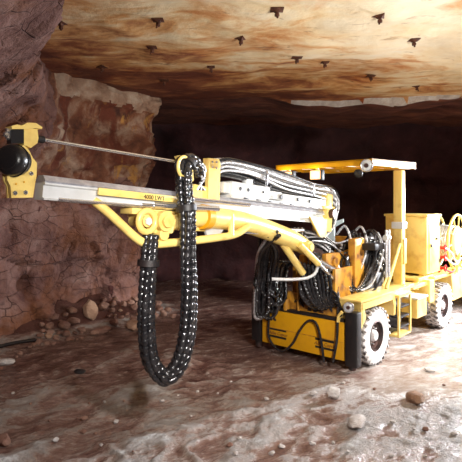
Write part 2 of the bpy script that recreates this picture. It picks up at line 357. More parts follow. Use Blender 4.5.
# ------------------------------------------------------------------ left wall with its pillar corner
base = BASE
top = [(-1.0, .6), (-1.2, 3.6), (-1.85, 5.4), (-2.45, 6.2), (-2.95, 7.6), (-2.95, 8.8), (-1.78, 10.2), (-1.72, 10.7), (-2.4, 12), (-3.4, 16.5)]
bs = cat([V((x, y, 0)) for x, y in base], 40); ts = cat([V((x, y, 0)) for x, y in top], 40)
NZ = 110
def wl(i, j):
    t = i/(NZ-1); z = t*(CZ+.25)-.15
    q = z/CZ; e = max(0, (q-.55)/.45); e = e*e*(3-2*e) if e < 1 else 1
    p = bs[j].lerp(ts[j], e)
    n = (p-V((0, p.y-2, 0))); out = V((-1, .5, 0)).normalized() if j < 270 else V((-1, 0, 0))
    zz = z
    # blocky fractured rock: quantised cells
    cx = V((p.x*1.1, p.y*1.1, zz*1.5))+V((fbm(V((p.x, p.y, zz)), 2), 0, fbm(V((p.y, zz, 3)), 2)))*.3
    cell = noise.cell(cx*1.1)*.12+noise.cell(cx*2.6)*.05
    d = fbm(V((p.x*.7, p.y*.7, zz*.7)), 5)*.20+cell+fbm(V((p.x*4, p.y*4, zz*4)), 3)*.03
    # overhanging pale brow near the roof
    d -= .13/(1+math.exp(-(z-4.12+.07*noise.noise(V((p.x*3, p.y*3, 0))))*50)) if j > 190 else 0
    return p+out*(d-.05)+V((0, 0, z))
wo = grid_mesh('wall_left', WALL, NZ, len(bs), wl, kind='structure')
me = wo.data; me.materials.append(PIL); me.materials.append(PALE)
for p in me.polygons:
    c = p.center
    k = .25*noise.noise(c*1.5)
    if c.y > 8.2+k and c.z > 2.45+2*k and c.y < 10.9: p.material_index = 1
    if c.z > 4.14+.12*noise.noise(c*3) and c.y > 8.4: p.material_index = 2
# far walls
def wb(i, j):
    x = -5+j*.12; z = -.2+i*.12
    y = 14.6+fbm(V((x*.5, z*.5, 1)), 5)*.5+noise.cell(V((x*1.0, z*1.4, 2)))*.15-.25*max(0, z-2.6)+.02*x
    return (x, y, z)
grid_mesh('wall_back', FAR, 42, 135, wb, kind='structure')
def wr(i, j):
    y = .6+j*.14; z = -.2+i*.14
    return (9.6+fbm(V((y*.5, z*.5, 8)), 5)*.5, y, z)
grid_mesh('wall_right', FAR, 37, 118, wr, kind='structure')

# ------------------------------------------------------------------ roof bolts
def bolt(px, py, k):
    Y = (CZ-CH)*FP/(HZ-py); p = V(((px-231)/FP*Y, Y, CZ)); 
    a = random.uniform(0, PI)
    t = bpy.data.objects.new('rock_bolt', None); col.objects.link(t)
    j = int(round((p.x+6)/.08)); i = int(round((p.y-.6)/.08)); p.z = cl(i, j)[2]
    WM[t.name] = Matrix.Translation(p) @ RW.to_4x4(); t.matrix_world = WM[t.name]
    m = MB(); R = .10*random.uniform(.85, 1.15)
    n = [3, 4, 4][k % 3]; u = V((math.cos(a), math.sin(a), 0)); w = V((-u.y, u.x, 0))
    m.lathe([(R, .0), (R, -.01), (R*.5, -.02), (.035, -.035), (.02, -.04)], p, V((0, 0, 1)), 4 if n == 4 else 3)
    m.build('face_plate', RUST, t)
    m = MB(); e = p+V((random.uniform(-.02, .02), random.uniform(-.02, .02), -.10)); m.cyl(p, e, .012, seg=8); m.build('bolt_stub', RUST, t)
    m = MB(); m.cyl(p+V((0, 0, -.045)), p+V((0, 0, -.08)), .028, seg=6); m.build('nut', RUST, t)
    return t
bolts = [(61, 23, 'rusty roof bolt under the upper left ceiling, nearest the left edge of the photo'),
 (158, 21, 'rusty roof bolt high on the left half of the ceiling, straight above the red-brown stain'),
 (152, 48, 'rusty roof bolt in the left ceiling, just below the bolt high on that side'),
 (102, 67, 'small rusty roof bolt just above the pale brow of the rock pillar'),
 (164, 80, 'small rusty roof bolt beside the right end of the pale rock brow'),
 (211, 67, 'small rusty roof bolt in the middle of the ceiling, left of centre'),
 (241, 36, 'rusty roof bolt at the left edge of the bright cream ceiling patch'),
 (277, 10, 'large rusty roof bolt nearest the top edge, middle of the ceiling'),
 (325, 65, 'rusty roof bolt in the bright ceiling above the rig canopy'),
 (380, 17, 'rusty roof bolt at the upper right of the bright ceiling'),
 (414, 40, 'rusty roof bolt in the bright ceiling, farthest to the right of the larger ones'),
 (371, 78, 'thin rusty roof bolt near the dark edge of the ceiling, above the round roof lamp'),
 (417, 88, 'thin rusty roof bolt by the dark edge of the ceiling, far right'),
 (297, 54, 'tiny rusty roof bolt in the cream ceiling, left of the bolt above the canopy')]
for k, (x, y, l) in enumerate(bolts):
    t = bolt(x, y, k); t['label'] = l; t['category'] = 'roof bolt'; t['group'] = 'rock bolts in the mine roof'

# ------------------------------------------------------------------ stones
def stone(p, size, m, label, group=None, seed=0, sq=(1, 1, .75), name='rock'):
    bm = bmesh.new(); bmesh.ops.create_icosphere(bm, subdivisions=3, radius=1)
    rz = Matrix.Rotation(random.uniform(0, 6.28), 3, 'Z') @ Matrix.Rotation(random.uniform(-.4, .4), 3, 'X')
    planes = [V((random.gauss(0, 1), random.gauss(0, 1), random.gauss(0, 1))).normalized() for _ in range(12)]
    for q in bm.verts:
        c = q.co.normalized(); r = 1.0
        for n in planes:
            dd = c.dot(n)
            if dd > .05: r = min(r, .72/dd)
        c = c*r*(1+.08*noise.noise(c*2+V((seed, 0, 0))))
        q.co = rz @ V((c.x*sq[0], c.y*sq[1], c.z*sq[2]))*size
    zs = min(q.co.z for q in bm.verts)
    mb = MB(); bm.verts.index_update(); g = V(p)
    mb.add([g+q.co-V((0, 0, zs*.8+size*.0)) for q in bm.verts], [[q.index for q in f.verts] for f in bm.faces]); bm.free()
    o = mb.build(name, m, None, smooth=False)
    o['label'] = label; o['category'] = 'rock'
    if group: o['group'] = group
    return o
def floorpt(px, py):
    Y = 3.5
    while Y < 14:
        p = P(px, py, Y); g = ground(p.x, Y)
        if p.z <= g: return V((p.x, Y, g))
        Y += .02
    return P(px, py, 10)
# named larger rubble
for px, py, r, m, l, sq in [
  (90, 319, .20, STONE2, 'large upright tan boulder leaning on the foot of the left rock wall', (.8, .7, 1.15)),
  (133, 330, .15, STONE2, 'pale tan rounded rock at the right end of the rubble, under the pillar corner', (1.2, 1, .7)),
  (102, 333, .13, STONE, 'brown slabby rock just right of the upright tan boulder', (1.3, .8, .5)),
  (114, 325, .12, STONE, 'long brown block lying across the rubble heap', (1.5, .7, .55)),
  (82, 332, .08, STONE, 'small brown rock in front of the upright tan boulder', (1, 1, .7)),
  (334, 399, .085, STONE3, 'grey stone on the mud in front of the front wheel', (1, .9, 1.05)),
  (356, 427, .115, STONE3, 'flat pale stone on the foreground mud, lower right', (1.4, 1, .4)),
  (313, 396, .05, STONE3, 'small grey stone left of the stone in front of the wheel', (1, 1, .7)),
  (415, 402, .11, STONE2, 'yellowish stone on the bright wet mud at the right', (1.5, 1, .5)),
  (6, 365, .11, STONE3, 'pale stone at the left edge of the photo by the wall foot', (1.3, 1, .5)),
  (4, 446, .07, STONE, 'reddish brown stone at the lower left edge of the photo', (1, 1, .9)),
  (80, 373, .05, BPT, 'small black lump on the mud left of the hose loop', (1.6, 1, .5)),
  (430, 372, .06, STONE3, 'small white stone on the wet floor beyond the front wheel', (1.3, 1, .5))]:
    stone(floorpt(px, py), r, m, l, seed=px, sq=sq)
placed = [(floorpt(x, y), r) for x, y, r in [(90,319,.2),(133,330,.2),(101,329,.2),(112,326,.2),(83,330,.1)]]
cnt = 0
for _ in range(900):
    if cnt > 95: break
    heap = random.random() < .75
    y = random.uniform(8.6, 10.7) if heap else random.uniform(7.0, 9.0)
    for k in range(len(BASE)-1):
        if BASE[k][1] <= y <= BASE[k+1][1]: t = (y-BASE[k][1])/(BASE[k+1][1]-BASE[k][1]); bx = BASE[k][0]+t*(BASE[k+1][0]-BASE[k][0]); break
    off = .12+abs(random.gauss(0, .38)); x = bx+.14+off*.75; y -= off*.5
    rr_ = random.uniform(.035, .13 if heap else .08)*(1.2-min(.6, off*.5)); pp = V((x, y, ground(x, y)))
    if off > 1.1 or (y < 8.6 and x < -3.2 and abs(y-7.75) < .7) or any((pp-q).length < (rr_+r2)*.98 for q, r2 in placed): continue
    placed.append((pp, rr_)); cnt += 1
    stone(pp, rr_, STONE if random.random() < .85 else STONE2, 'brown rubble rock lying along the foot of the left rock wall', 'rubble along the left wall', seed=cnt, sq=(random.uniform(.9, 1.3), 1, random.uniform(.55, .95)))
for _ in range(46):
    px = random.uniform(10, 455); py = random.uniform(378, 458)
    if any(abs(px-a) < 22 and abs(py-b) < 12 for a, b in [(334, 399), (356, 427), (313, 396), (415, 402), (430, 372), (80, 373), (6, 365), (4, 446)]): continue
    stone(floorpt(px, py), random.uniform(.012, .034), random.choice([STONE3, STONE3, STONE]), 'small loose stone strewn on the foreground mud', 'small stones on the foreground mud', seed=px, sq=(1.2, 1, .7))
m = MB(); a = floorpt(-6, 353); b = floorpt(36, 344); m.tube(resample(cat([a+V((0, 0, .07)), (a+b)/2+V((0, 0, .08)), b+V((0, 0, .06))]), .08), .028, 10)
o = m.build('pipe', BPT); o['label'] = 'thin black pipe lying at the foot of the left wall'; o['category'] = 'pipe'

# ------------------------------------------------------------------ the drilling rig
rig = bpy.data.objects.new('drilling_rig', None); col.objects.link(rig)
WM[rig.name] = Matrix.Translation(C(.8, 1.3, 0)) @ RW.to_4x4(); rig.matrix_world = WM[rig.name]
rig['label'] = 'yellow single boom underground drilling rig with muddy white wheels and a hanging black hose loop'
rig['category'] = 'drilling rig'
Z = V((0, 0, 1))
def text_mesh(txt, size, org, ex, ey, shear=.25, depth=.002):
    cu = bpy.data.curves.new('t', 'FONT'); cu.body = txt; cu.size = size; cu.extrude = depth; cu.shear = shear; cu.resolution_u = 3
    o = bpy.data.objects.new('t', cu); col.objects.link(o); dg = bpy.context.evaluated_depsgraph_get()
    me = bpy.data.meshes.new_from_object(o.evaluated_get(dg)); en = ex.cross(ey).normalized()
    w = max(q.co.x for q in me.vertices)
    mb = MB(); mb.add([V(org)+ex*(q.co.x-w/2)+ey*q.co.y+en*q.co.z for q in me.vertices], [tuple(p.vertices) for p in me.polygons])
    bpy.data.objects.remove(o); bpy.data.curves.remove(cu); bpy.data.meshes.remove(me)
    return mb
# wheels
def wheel(u, v, side):
    out = -lt if side < 0 else lt            # outward
    c = C(u, v, .40); R = .41; w = .25
    t = MB(); prof = [(.20, -.09), (.235, -.115), (.30, -.125), (.37, -.115), (.395, -.10), (.395, -.04), (.388, 0), (.395, .04), (.395, .10), (.37, .115), (.30, .125), (.235, .115), (.20, .09)]
    prof = [(a, h) for a, h in prof]
    t.lathe(prof, c, out, 56, caps=False)
    ty = t.build('tyre', TYRE, rig)
    g = MB()
    a0 = V((bk.x, bk.y, 0)); b0 = Z
    for k in range(26):
        for sgn in (-1, 1):
            q = 2*PI*(k+(.5 if sgn > 0 else 0))/26; rad = a0*math.cos(q)+b0*math.sin(q); tan = -a0*math.sin(q)+b0*math.cos(q)
            g.box(c+rad*.392+out*sgn*.068, rad*.019, (tan*.45+out*sgn).normalized()*.062, (tan-out*sgn*.45).normalized()*.022, .005)
    g.build('tread', TRD, ty)
    r = MB(); r.lathe([(.205, .03), (.215, .105), (.20, .112), (.19, .06), (.15, .045), (.14, .02)], c, out, 40, caps=False)
    r.lathe([(.21, -.09), (.20, .02), (.02, .03)], c, out, 40)
    rm = r.build('rim', DRK, rig, label='dark steel rim')
    h = MB(); h.lathe([(.085, .02), (.08, .075), (.06, .10), (.02, .105)], c, out, 24); h.build('hub', TYRE, rm)
    n = MB()
    for k in range(8):
        q = 2*PI*k/8; n.cyl(c+(a0*math.cos(q)+b0*math.sin(q))*.12+out*.02, c+(a0*math.cos(q)+b0*math.sin(q))*.12+out*.065, .013, seg=6)
    n.build('wheel_nuts', STL, rm)
for u, v, sd in [(.125, 0, -1), (.125, 2.74, -1), (1.5, 0, 1), (1.5, 2.74, 1)]: wheel(u, v, sd)
for v in (0, 2.74): MB().cyl(C(.2, v, .4), C(1.4, v, .4), .09).build('axle', DRK, rig)
# chassis
m = MB(); m.cbox(.32, 1.30, -.48, 3.4, .38, .80, .03); m.cbox(.45, 1.2, 3.3, 4.2, .45, .9, .03); m.build('chassis', ORN, rig)
# front plate
m = MB(); m.cbox(.20, 1.60, -.60, -.52, .15, .66, .012); fp = m.build('front_plate', GOLD, rig, label='golden yellow front plate')
m = MB(); m.cbox(.215, 1.585, -.606, -.60, .395, .403, .001); m.build('seam', ORN, fp)
m = MB(); m.cbox(.22, 1.58, -.56, -.30, .64, .70, .01); m.build('front_deck', BPT, rig)
def decal(u, z):
    s = .15; cc = C(u, -.602, z); 
    m = MB(); 
    for dz in (-.055, .055): m.box(cc+Z*dz, lt*s, bk*.003, Z*.015, .001)
    m.build('logo_stripes', LOGO, fp)
    t = text_mesh('Atlas Copco', .066, cc-Z*.024-bk*.002, -lt, Z, .35); t.build('logo_lettering', BRN, fp)
decal(1.30, .33); decal(.50, .32)
# jacks / corner posts
m = MB(); m.cbox(-.01, .17, -.64, -.50, .10, .83, .02); m.build('jack_housing', BPT, rig, label='black corner housing')
m = MB(); m.cyl(C(.09, -.57, .16), C(.09, -.57, .05), .05); m.build('jack_foot', DRK, rig)
m = MB(); m.cbox(1.62, 1.80, -.62, -.46, .14, .95, .02); m.build('jack_housing', BPT, rig, label='black corner housing')
m = MB(); m.cyl(C(1.71, -.54, .18), C(1.71, -.54, .05), .05); m.build('jack_foot', DRK, rig)
def lamp(c, ax, r, glass=GLS, name='headlight', lab=None):
    ax = ax.normalized(); m = MB(); m.lathe([(r*.45, -r*.9), (r*.8, -r*.7), (r, -r*.15), (r*1.08, 0), (r*1.05, .012), (r*.9, .014), (r*.88, .0)], c, ax, 28, caps=False)
    m.lathe([(r*.45, -r*.9), (r*.4, -r*.92)], c, ax, 28); h = m.build(name, BPT, rig)
    if lab: h['label'] = lab
    g = MB(); g.lathe([(r*.9, .004), (r*.7, .014), (r*.3, .022), (.003, .024)], c, ax, 28); g.build('lens', glass, h)
    if glass is GLS:
        g = MB(); g.torus(c+ax*.012, ax, r*.96, r*.10); g.build('chrome_ring', STL, h)
        g = MB(); g.cyl(c+ax*.015, c+ax*.034, r*.38, seg=20); g.build('bulb_shield', DRK, h)
    return h
lamp(C(.10, -.66, .90), -bk-lt*.25+Z*.05, .068)
lamp(C(1.47, -.50, .98), -bk-lt*.1, .07)
m = MB(); m.cbox(1.36, 1.58, -.50, -.40, .7, 1.10, .02); m.cbox(1.10, 1.36, -.46, -.36, .68, .94, .02); m.cyl(C(1.2, -.52, .68), C(1.2, -.52, .85), .05); m.build('lamp_bracket', ORN, rig)
# fenders and decks
m = MB(); m.cbox(-.0, .34, -.50, 1.15, .92, .97, .01)
m.cbox(.0, .34, -.50, -.44, .62, .95, .01)
m.cbox(.28, .34, -.45, 1.1, .5, .95, .01)
m.prism([C(0, -.50, .95), C(0, -.44, .95), C(0, -.36, .72), C(0, -.50, .60)], lt*.3)
m.cbox(-.0, .03, -.5, 1.15, .84, .95, .008)
m.build('front_fender', YEL, rig)
m = MB(); m.cbox(.0, .34, .53, .57, .60, .92, .008); m.prism([C(.0, .46, .92), C(.0, .60, .92), C(0, .60, .60)], lt*.3); m.build('mudguard', YEL, rig)
# triangular stay from deck to column
m = MB(); m.tube([C(.16, .62, .97), C(.16, 1.12, 1.62)], .028, 8); m.tube([C(.30, .80, .97), C(.26, 1.12, 1.30)], .022, 8); m.build('column_stay', YEL, rig)
# canopy column
m = MB(); m.cbox(.13, .28, 1.13, 1.27, .90, 2.80, .02); cm = m.build('canopy_post', YEL, rig)
m = MB(); m.cbox(.11, .30, 1.11, 1.29, 1.86, 1.97, .01); m.build('post_clamp', WHT, cm)
m = MB(); m.cbox(.10, .14, 1.15, 1.25, 1.3, 1.7, .01); m.build('cover_plate', YEL, cm)
m = MB(); m.cbox(.04, .36, 1.02, 1.42, .90, .97, .015); m.build('base_flange', YEL, cm)
for du in (.07, .33):
    m = MB(); m.cyl(C(du, 1.06, .97), C(du, 1.06, 1.0), .02, seg=6); m.build('bolt', STL, cm)
# canopy
def roofz(v, u=0): return 2.855+.02*v-.012*u
m = MB()
def cslab(u0, u1, v0, v1, dz0, dz1, mb):
    mb.add([C(u, v, roofz(v, u)+dz) for u in (u0, u1) for v in (v0, v1) for dz in (dz0, dz1)],
           [(0, 1, 3, 2), (4, 6, 7, 5), (0, 4, 5, 1), (2, 3, 7, 6), (0, 2, 6, 4), (1, 5, 7, 3)])
cslab(.02, 1.68, -.14, 1.42, .02, .045, m); cslab(.02, .07, -.14, 1.42, -.05, .045, m); cslab(1.63, 1.68, -.14, 1.42, -.05, .045, m)
cslab(.02, 1.68, -.14, -.09, -.04, .045, m); cslab(.08, .32, .9, 1.4, -.06, .03, m); cslab(.02, 1.68, 1.36, 1.42, -.06, .045, m)
for q in (.45, .85, 1.25): cslab(q, q+.05, -.1, 1.4, -.04, .03, m)
cslab(.04, 1.66, .55, .63, -.06, .03, m)
can = m.build('canopy', GOLD, rig, smooth=False)
lamp(C(.07, -.20, 2.80), -bk-lt*.15-Z*.1, .085, name='roof_lamp', lab='unlit round roof lamp')
h = lamp(C(.25, -.1, 2.70), -bk-Z*.5, .06, BPT, name='roof_lamp', lab='black roof lamp hanging under the canopy')
def worklamp(u):
    c = C(u, -.12, 2.70); m = MB(); m.box(c+bk*.05, lt*.10, bk*.05, Z*.08, .015); h = m.build('work_lamp', BPT, rig, label='lit rectangular work lamp under the canopy')
    g = MB(); g.box(c-bk*.008, lt*.085, bk*.01, Z*.065, .005); g.build('lens', GLOW, h)
    b = MB(); b.box(c+bk*.05+Z*.09, lt*.02, bk*.02, Z*.03, .003); b.build('bracket', YEL, h)
    return c
wl1 = worklamp(.95); wl2 = worklamp(1.47)
# cabinet
m = MB(); m.cbox(.05, .80, 1.98, 2.62, 1.04, 2.04, .02); cb = m.build('cabinet', YEL, rig)
m = MB(); m.cbox(.03, .82, 1.96, 2.64, 2.03, 2.07, .01); m.build('cabinet_lid', YEL, cb)
m = MB(); m.cbox(.035, .055, 2.06, 2.54, 1.10, 1.98, .006); d = m.build('cabinet_door', YEL, cb)
m = MB(); m.cbox(.015, .035, 2.10, 2.14, 1.50, 1.56, .004); m.cbox(.012, .03, 2.36, 2.42, 1.62, 1.66, .004); m.build('latch', BPT, cb)
m = MB()
for z in (1.2, 1.85): m.cyl(C(.03, 2.53, z), C(.03, 2.53, z+.08), .012, seg=8)
m.build('hinges', STL, cb)
m = MB(); m.cbox(.10, .85, 1.75, 2.75, .94, 1.0, .01); m.cbox(.12, .2, 1.75, 1.82, .8, 1.0, .01); m.cbox(.12, .2, 2.0, 2.07, .8, 1.04, .01); m.cbox(.05, .3, 1.4, 2.1, .86, .92, .01); m.build('cabinet_shelf', YEL, rig)
# rear fender & body
m = MB(); m.cbox(.28, .36, 1.9, 3.6, .45, 1.0, .01); m.cbox(.0, .34, 2.2, 3.2, .92, .98, .01); m.cbox(.0, .34, 1.98, 2.2, .56, .95, .015)
m.cbox(.0, .34, 3.15, 4.1, .42, .95, .02); m.prism([C(0, 3.05, .95), C(0, 3.16, .95), C(0, 3.16, .6)], lt*.3); m.build('rear_fender', YEL, rig)
# tool box & step between the wheels
m = MB(); m.cbox(-.08, .30, 1.22, 1.62, .44, .74, .012); tb = m.build('tool_box', YEL, rig)
m = MB(); m.cbox(-.10, .31, 1.20, 1.64, .74, .77, .008); m.build('lid', WHT, tb, label='pale grey lid')
m = MB(); m.cbox(.02, .30, 1.68, 1.95, .42, .60, .012); m.build('fuel_filter_box', BPT, rig)
m = MB(); m.cbox(-.06, .22, .58, 1.06, .86, .90, .006); sp = m.build('ladder', YEL, rig)
m = MB(); m.cbox(-.05, -.02, .60, .64, .28, .90, .005); m.cbox(-.05, -.02, 1.02, 1.06, .28, .88, .005); m.cbox(-.05, .2, .60, 1.04, .26, .29, .005); m.build('ladder_frame', YEL, sp)
m = MB(); m.cbox(.10, .12, .62, 1.04, .30, .86, .005); m.build('backing_plate', BPT, sp)
for z in (.40, .55, .70):
    m = MB(); m.cbox(-.04, .10, .64, 1.02, z-.012, z+.012, .004); m.build('step', BPT, sp)
# cable reel
rc = .46
def flange(u, s):
    c = C(u, 3.55, 1.50); m = MB(); m.torus(c, lt, .53, .026, 48); m.torus(c, lt, .30, .016, 40)
    for k in range(10):
        q = 2*PI*k/10+.1; d = bk*math.cos(q)+Z*math.sin(q); m.tube([c+d*.12, c+d*.53], .015, 8)
    m.lathe([(.13, -.02), (.13, .02)], c, lt, 24)
    return m
m = flange(.05, 0); m.cyl(C(.05, 3.55, 1.5), C(.45, 3.55, 1.5), .28, seg=36); rl = m.build('cable_reel', YEL, rig)
flange(.45, 1).build('reel_flange', YEL, rl)
m = MB(); m.lathe([(.20, .06), (.27, .03), (.27, -.02)], C(.03, 3.55, 1.5), -lt, 32); m.build('reel_hub', WHT, rl)
m = MB(); pts = []
for k in range(24*9):
    q = 2*PI*k/24; pts.append(C(.09+.33*k/(24*9), 3.55, 1.5)+(bk*math.cos(q)+Z*math.sin(q))*.31)
m.tube(pts, .02, 8); m.build('cable', SIL, rl, kind='stuff')
m = MB(); m.tube([C(.5, 3.55, .9), C(.5, 3.55, 1.5), C(-.02, 3.55, 1.5)], .035, 8); m.tube([C(-.02, 3.3, .95), C(-.02, 3.55, 1.5), C(-.02, 3.85, .95)], .03, 8); m.build('reel_stand', YEL, rig)
# red valves and grey hoses by the cabinet
m = MB()
for z in (1.08, 1.28, 1.45): m.cyl(C(.10, 2.72, z), C(.0, 2.72, z), .03, seg=12); m.torus(C(-.01, 2.72, z), lt, .055, .012, 20, 6)
m.tube([C(.1, 2.72, 1.0), C(.1, 2.72, 1.6)], .02, 8); m.build('valve_manifold', RED, rig)
def hose(pts, r, m=HOSE, name='hydraulic_hose', rib=0, parent=None, n=8, step=.05, lab=None, seg=8):
    p = cat(pts, n)
    if rib:
        p = resample(p, rib/4); q = MB(); q.tube(p, r, 12, rf=lambda i: r*(1.14 if (i % 4) in (0, 1) else .84))
    else: p = resample(p, step); q = MB(); q.tube(p, r, seg)
    o = q.build(name, m, parent or rig)
    if lab: o['label'] = lab
    return o
hose([C(.0, 2.72, 1.45), C(-.06, 2.9, 1.35), C(-.05, 3.1, 1.2), C(-.03, 3.4, 1.15)], .018, SIL)
hose([C(.0, 2.72, 1.28), C(-.06, 2.95, 1.15), C(-.05, 3.2, 1.12), C(-.03, 3.5, 1.2)], .018, SIL)
hose([C(.05, 2.72, 1.08), C(-.04, 2.95, .99), C(.0, 3.25, 1.0)], .018, RED)
# operator station
m = MB(); m.cbox(.45, 1.15, .65, 1.15, .8, 1.15, .03); m.build('power_pack', BPT, rig)
m = MB(); m.cbox(.35, .60, .35, .60, .9, 1.55, .02); m.build('control_console', BPT, rig)
m = MB(); m.box(C(.45, .45, 1.62), lt*.28, bk*.18, Z*.05, .02); cp = m.build('control_panel', BPT, rig)
for k in range(6):
    c = C(.24+.085*k, .42, 1.66); m = MB(); m.cyl(c, c+Z*.13+bk*.02*random.uniform(-1, 1), .008, seg=8); lv = m.build('lever', STL, cp)
    m = MB(); m.lathe([(.008, -.02), (.018, -.008), (.018, .008), (.008, .02)], c+Z*.14, Z, 12); m.build('knob', BPT, lv)
for k in range(2):
    c = C(.13, .55+.1*k, 1.75); m = MB(); m.cyl(c-Z*.6, c+Z*.12, .018, seg=10); m.build('gauge_post', SIL, rig)
    m = MB(); m.lathe([(.04, -.02), (.045, .015), (.035, .022)], c+Z*.0-bk*.02, -bk, 20); m.build('pressure_gauge', WHT, rig)
m = MB(); m.cbox(.7, 1.15, .75, .85, 1.15, 1.72, .04); m.cbox(.7, 1.15, .35, .8, 1.10, 1.2, .04); m.build('operator_seat', ORN, rig)
# pale cover plate standing up behind the boom foot
c = P(333, 231, 7.75); m = MB(); m.prism([c+lt*.12-Z*.16, c-lt*.02-Z*.16, c-lt*.02+Z*.06, c-lt*.17+Z*.14, c-lt*.17+Z*.19, c+lt*.0+Z*.14, c+lt*.12+Z*.06], bk*.03)
m.build('cover_flap', CAP, rig, label='pale blue grey flap')
# boom foot / boom support
m = MB(); m.cbox(.50, .95, -.30, .25, .8, 1.22, .03); m.cbox(.58, .66, -.42, .1, 1.15, 1.55, .02); m.cbox(.80, .88, -.42, .1, 1.15, 1.55, .02)
m.cyl(C(.54, -.2, 1.42), C(.92, -.2, 1.42), .07); bf = m.build('boom_support', ORN, rig)
m = MB(); m.cbox(.38, .5, .05, .35, .9, 1.75, .02); m.cbox(.42, .47, -.45, .10, .85, 1.35, .02); m.build('support_column', ORN, rig)
m = MB(); m.cbox(1.0, 1.1, -.35, -.25, .7, 1.5, .02); m.cbox(1.25, 1.32, -.2, -.12, .7, 1.3, .02); m.build('valve_post', ORN, rig)
m = MB(); m.tube([C(1.0, -.5, .68), C(1.02, -.5, 1.12), C(.75, -.48, 1.12)], .022, 8); m.build('hose_guard', ORN, rig)
# ------------------------------------------------------------------ boom
def taper(pts, rs, seg=24):
    q = MB(); cp = cat(pts, 10); n = len(rs)-1
    def rf(i):
        t = i/10; k = min(int(t), n-1); return rs[k]+(rs[k+1]-rs[k])*(t-k)
    q.tube(cp, 1, seg, rf=rf); return q
b0 = P(150, 224, 4.92); b1 = P(203, 217, 5.35); b2 = P(246, 223, 6.0); b3 = P(290, 239, 6.75); b4 = P(322, 256, 7.28); b5 = C(.73, -.2, 1.42)
m = taper([b0, b1], [.095, .10]); m.build('boom_extension', YEL, rig)
m = MB(); d = (b2-b1).normalized()
m.cyl(b1-d*.03, b1+d*.07, .135, seg=28); bc = m.build('boom_collar', GOLD, rig)
m = taper([b1, b2, b3, P(308, 249, 7.03)], [.115, .125, .13, .10]); bo = m.build('boom', YEL, rig)
m = taper([P(304, 247, 6.97), b4, b5], [.075, .07, .07], 16); m.build('boom_knuckle', DRK, rig)
m = MB(); e = P(300, 246, 6.9); m.cyl(e-lt*.17, e+lt*.13, .075); m.cyl(e-lt*.20, e-lt*.17, .05); m.build('boom_pivot', YEL, bo)
# lift cylinders
m = MB(); a = P(283, 244, 6.65); b = C(.72, -.42, .95); k1 = a.lerp(b, .55)
m.cyl(a, k1, .05); lc = m.build('lift_cylinder', YEL, rig); MB().cyl(k1, b, .028).build('piston_rod', STL, lc)
m = MB(); a = P(292, 244, 6.75)-lt*.12; b = C(.45, -.35, 1.15); k1 = a.lerp(b, .5)
m.cyl(a, k1, .045); lc = m.build('lift_cylinder', YEL, rig); MB().cyl(k1, b, .026).build('piston_rod', STL, lc)
m = MB(); a = P(318, 262, 7.05); b = P(345, 277, 7.3); m.cyl(a, a.lerp(b, .6), .055); m.cyl(a.lerp(b, .6), b, .03); m.build('swing_cylinder', STL, rig)
# lower bent yellow tube
tp = [P(93, 200, 4.42), P(110, 214, 4.50), P(136, 238, 4.68), P(148, 243.5, 4.76), P(165, 243.5, 4.9), P(215, 238, 5.4), P(236, 234, 5.62), P(248, 226, 5.78)]
rp = []
for i, p in enumerate(tp): rp.append(p)
m = MB(); m.tube(resample(cat(rp, 10), .03), .042, 16); m.build('hose_support_tube', YEL, rig)
m = MB(); a = P(231, 236, 5.55); m.cyl(a, P(231, 214, 5.62), .035); m.build('tube_strut', YEL, rig)
# cradle and feed holder around px 130-215
m = MB(); m.fbox(.90, 2.30, -.08, .11, -.165, -.105, .01); m.fbox(1.0, 1.3, -.10, .14, -.2, -.12, .02); m.fbox(1.8, 2.1, -.10, .14, -.2, -.12, .02); m.build('feed_cradle', YEL, rig)
c = P(156, 221, 4.93); m = MB(); m.fbox(1.12, 1.42, -.12, .14, -.34, -.17, .035); m.cyl(c-FN*.17, c+FN*.16, .10); m.cyl(c+FN*.16, c+FN*.19, .06); m.build('feed_holder', YEL, rig)
c = P(139, 221, 4.80); m = MB(); m.torus(c+FN*.12, FN, .10, .032, 32, 10); m.cyl(c-FN*.1, c+FN*.13, .055); hb = m.build('hinge_block', YEL, rig)
MB().cyl(c+FN*.13, c+FN*.155, .04, seg=6).build('hinge_pin', WHT, hb)
m = MB(); m.cyl(P(158, 234, 4.9)-FN*.1, P(158, 234, 4.9)+FN*.1, .06); m.build('rotation_motor', YEL, rig)
m = MB(); a = P(150, 205, 4.85)+FN*.05; b = P(215, 209, 5.4)+FN*.05; m.cyl(a, b, .03); m.build('tilt_cylinder', STL, rig)
m = MB(); a = P(186, 199, 5.2)+FN*.1; b = P(243, 205, 5.8)+FN*.1; m.cyl(a, b, .022); m.build('feed_cylinder_rod', STL, rig)
m = MB(); m.fbox(1.55, 2.0, -.02, .1, -.30, -.2, .03); m.build('holder_arm', YEL, rig)
m = MB(); m.prism([F(1.85, .1, -.2), F(2.25, .1, -.2), F(2.12, .1, -.36), F(1.95, .1, -.36)], -FN*.03); m.build('gusset', WHT, rig)
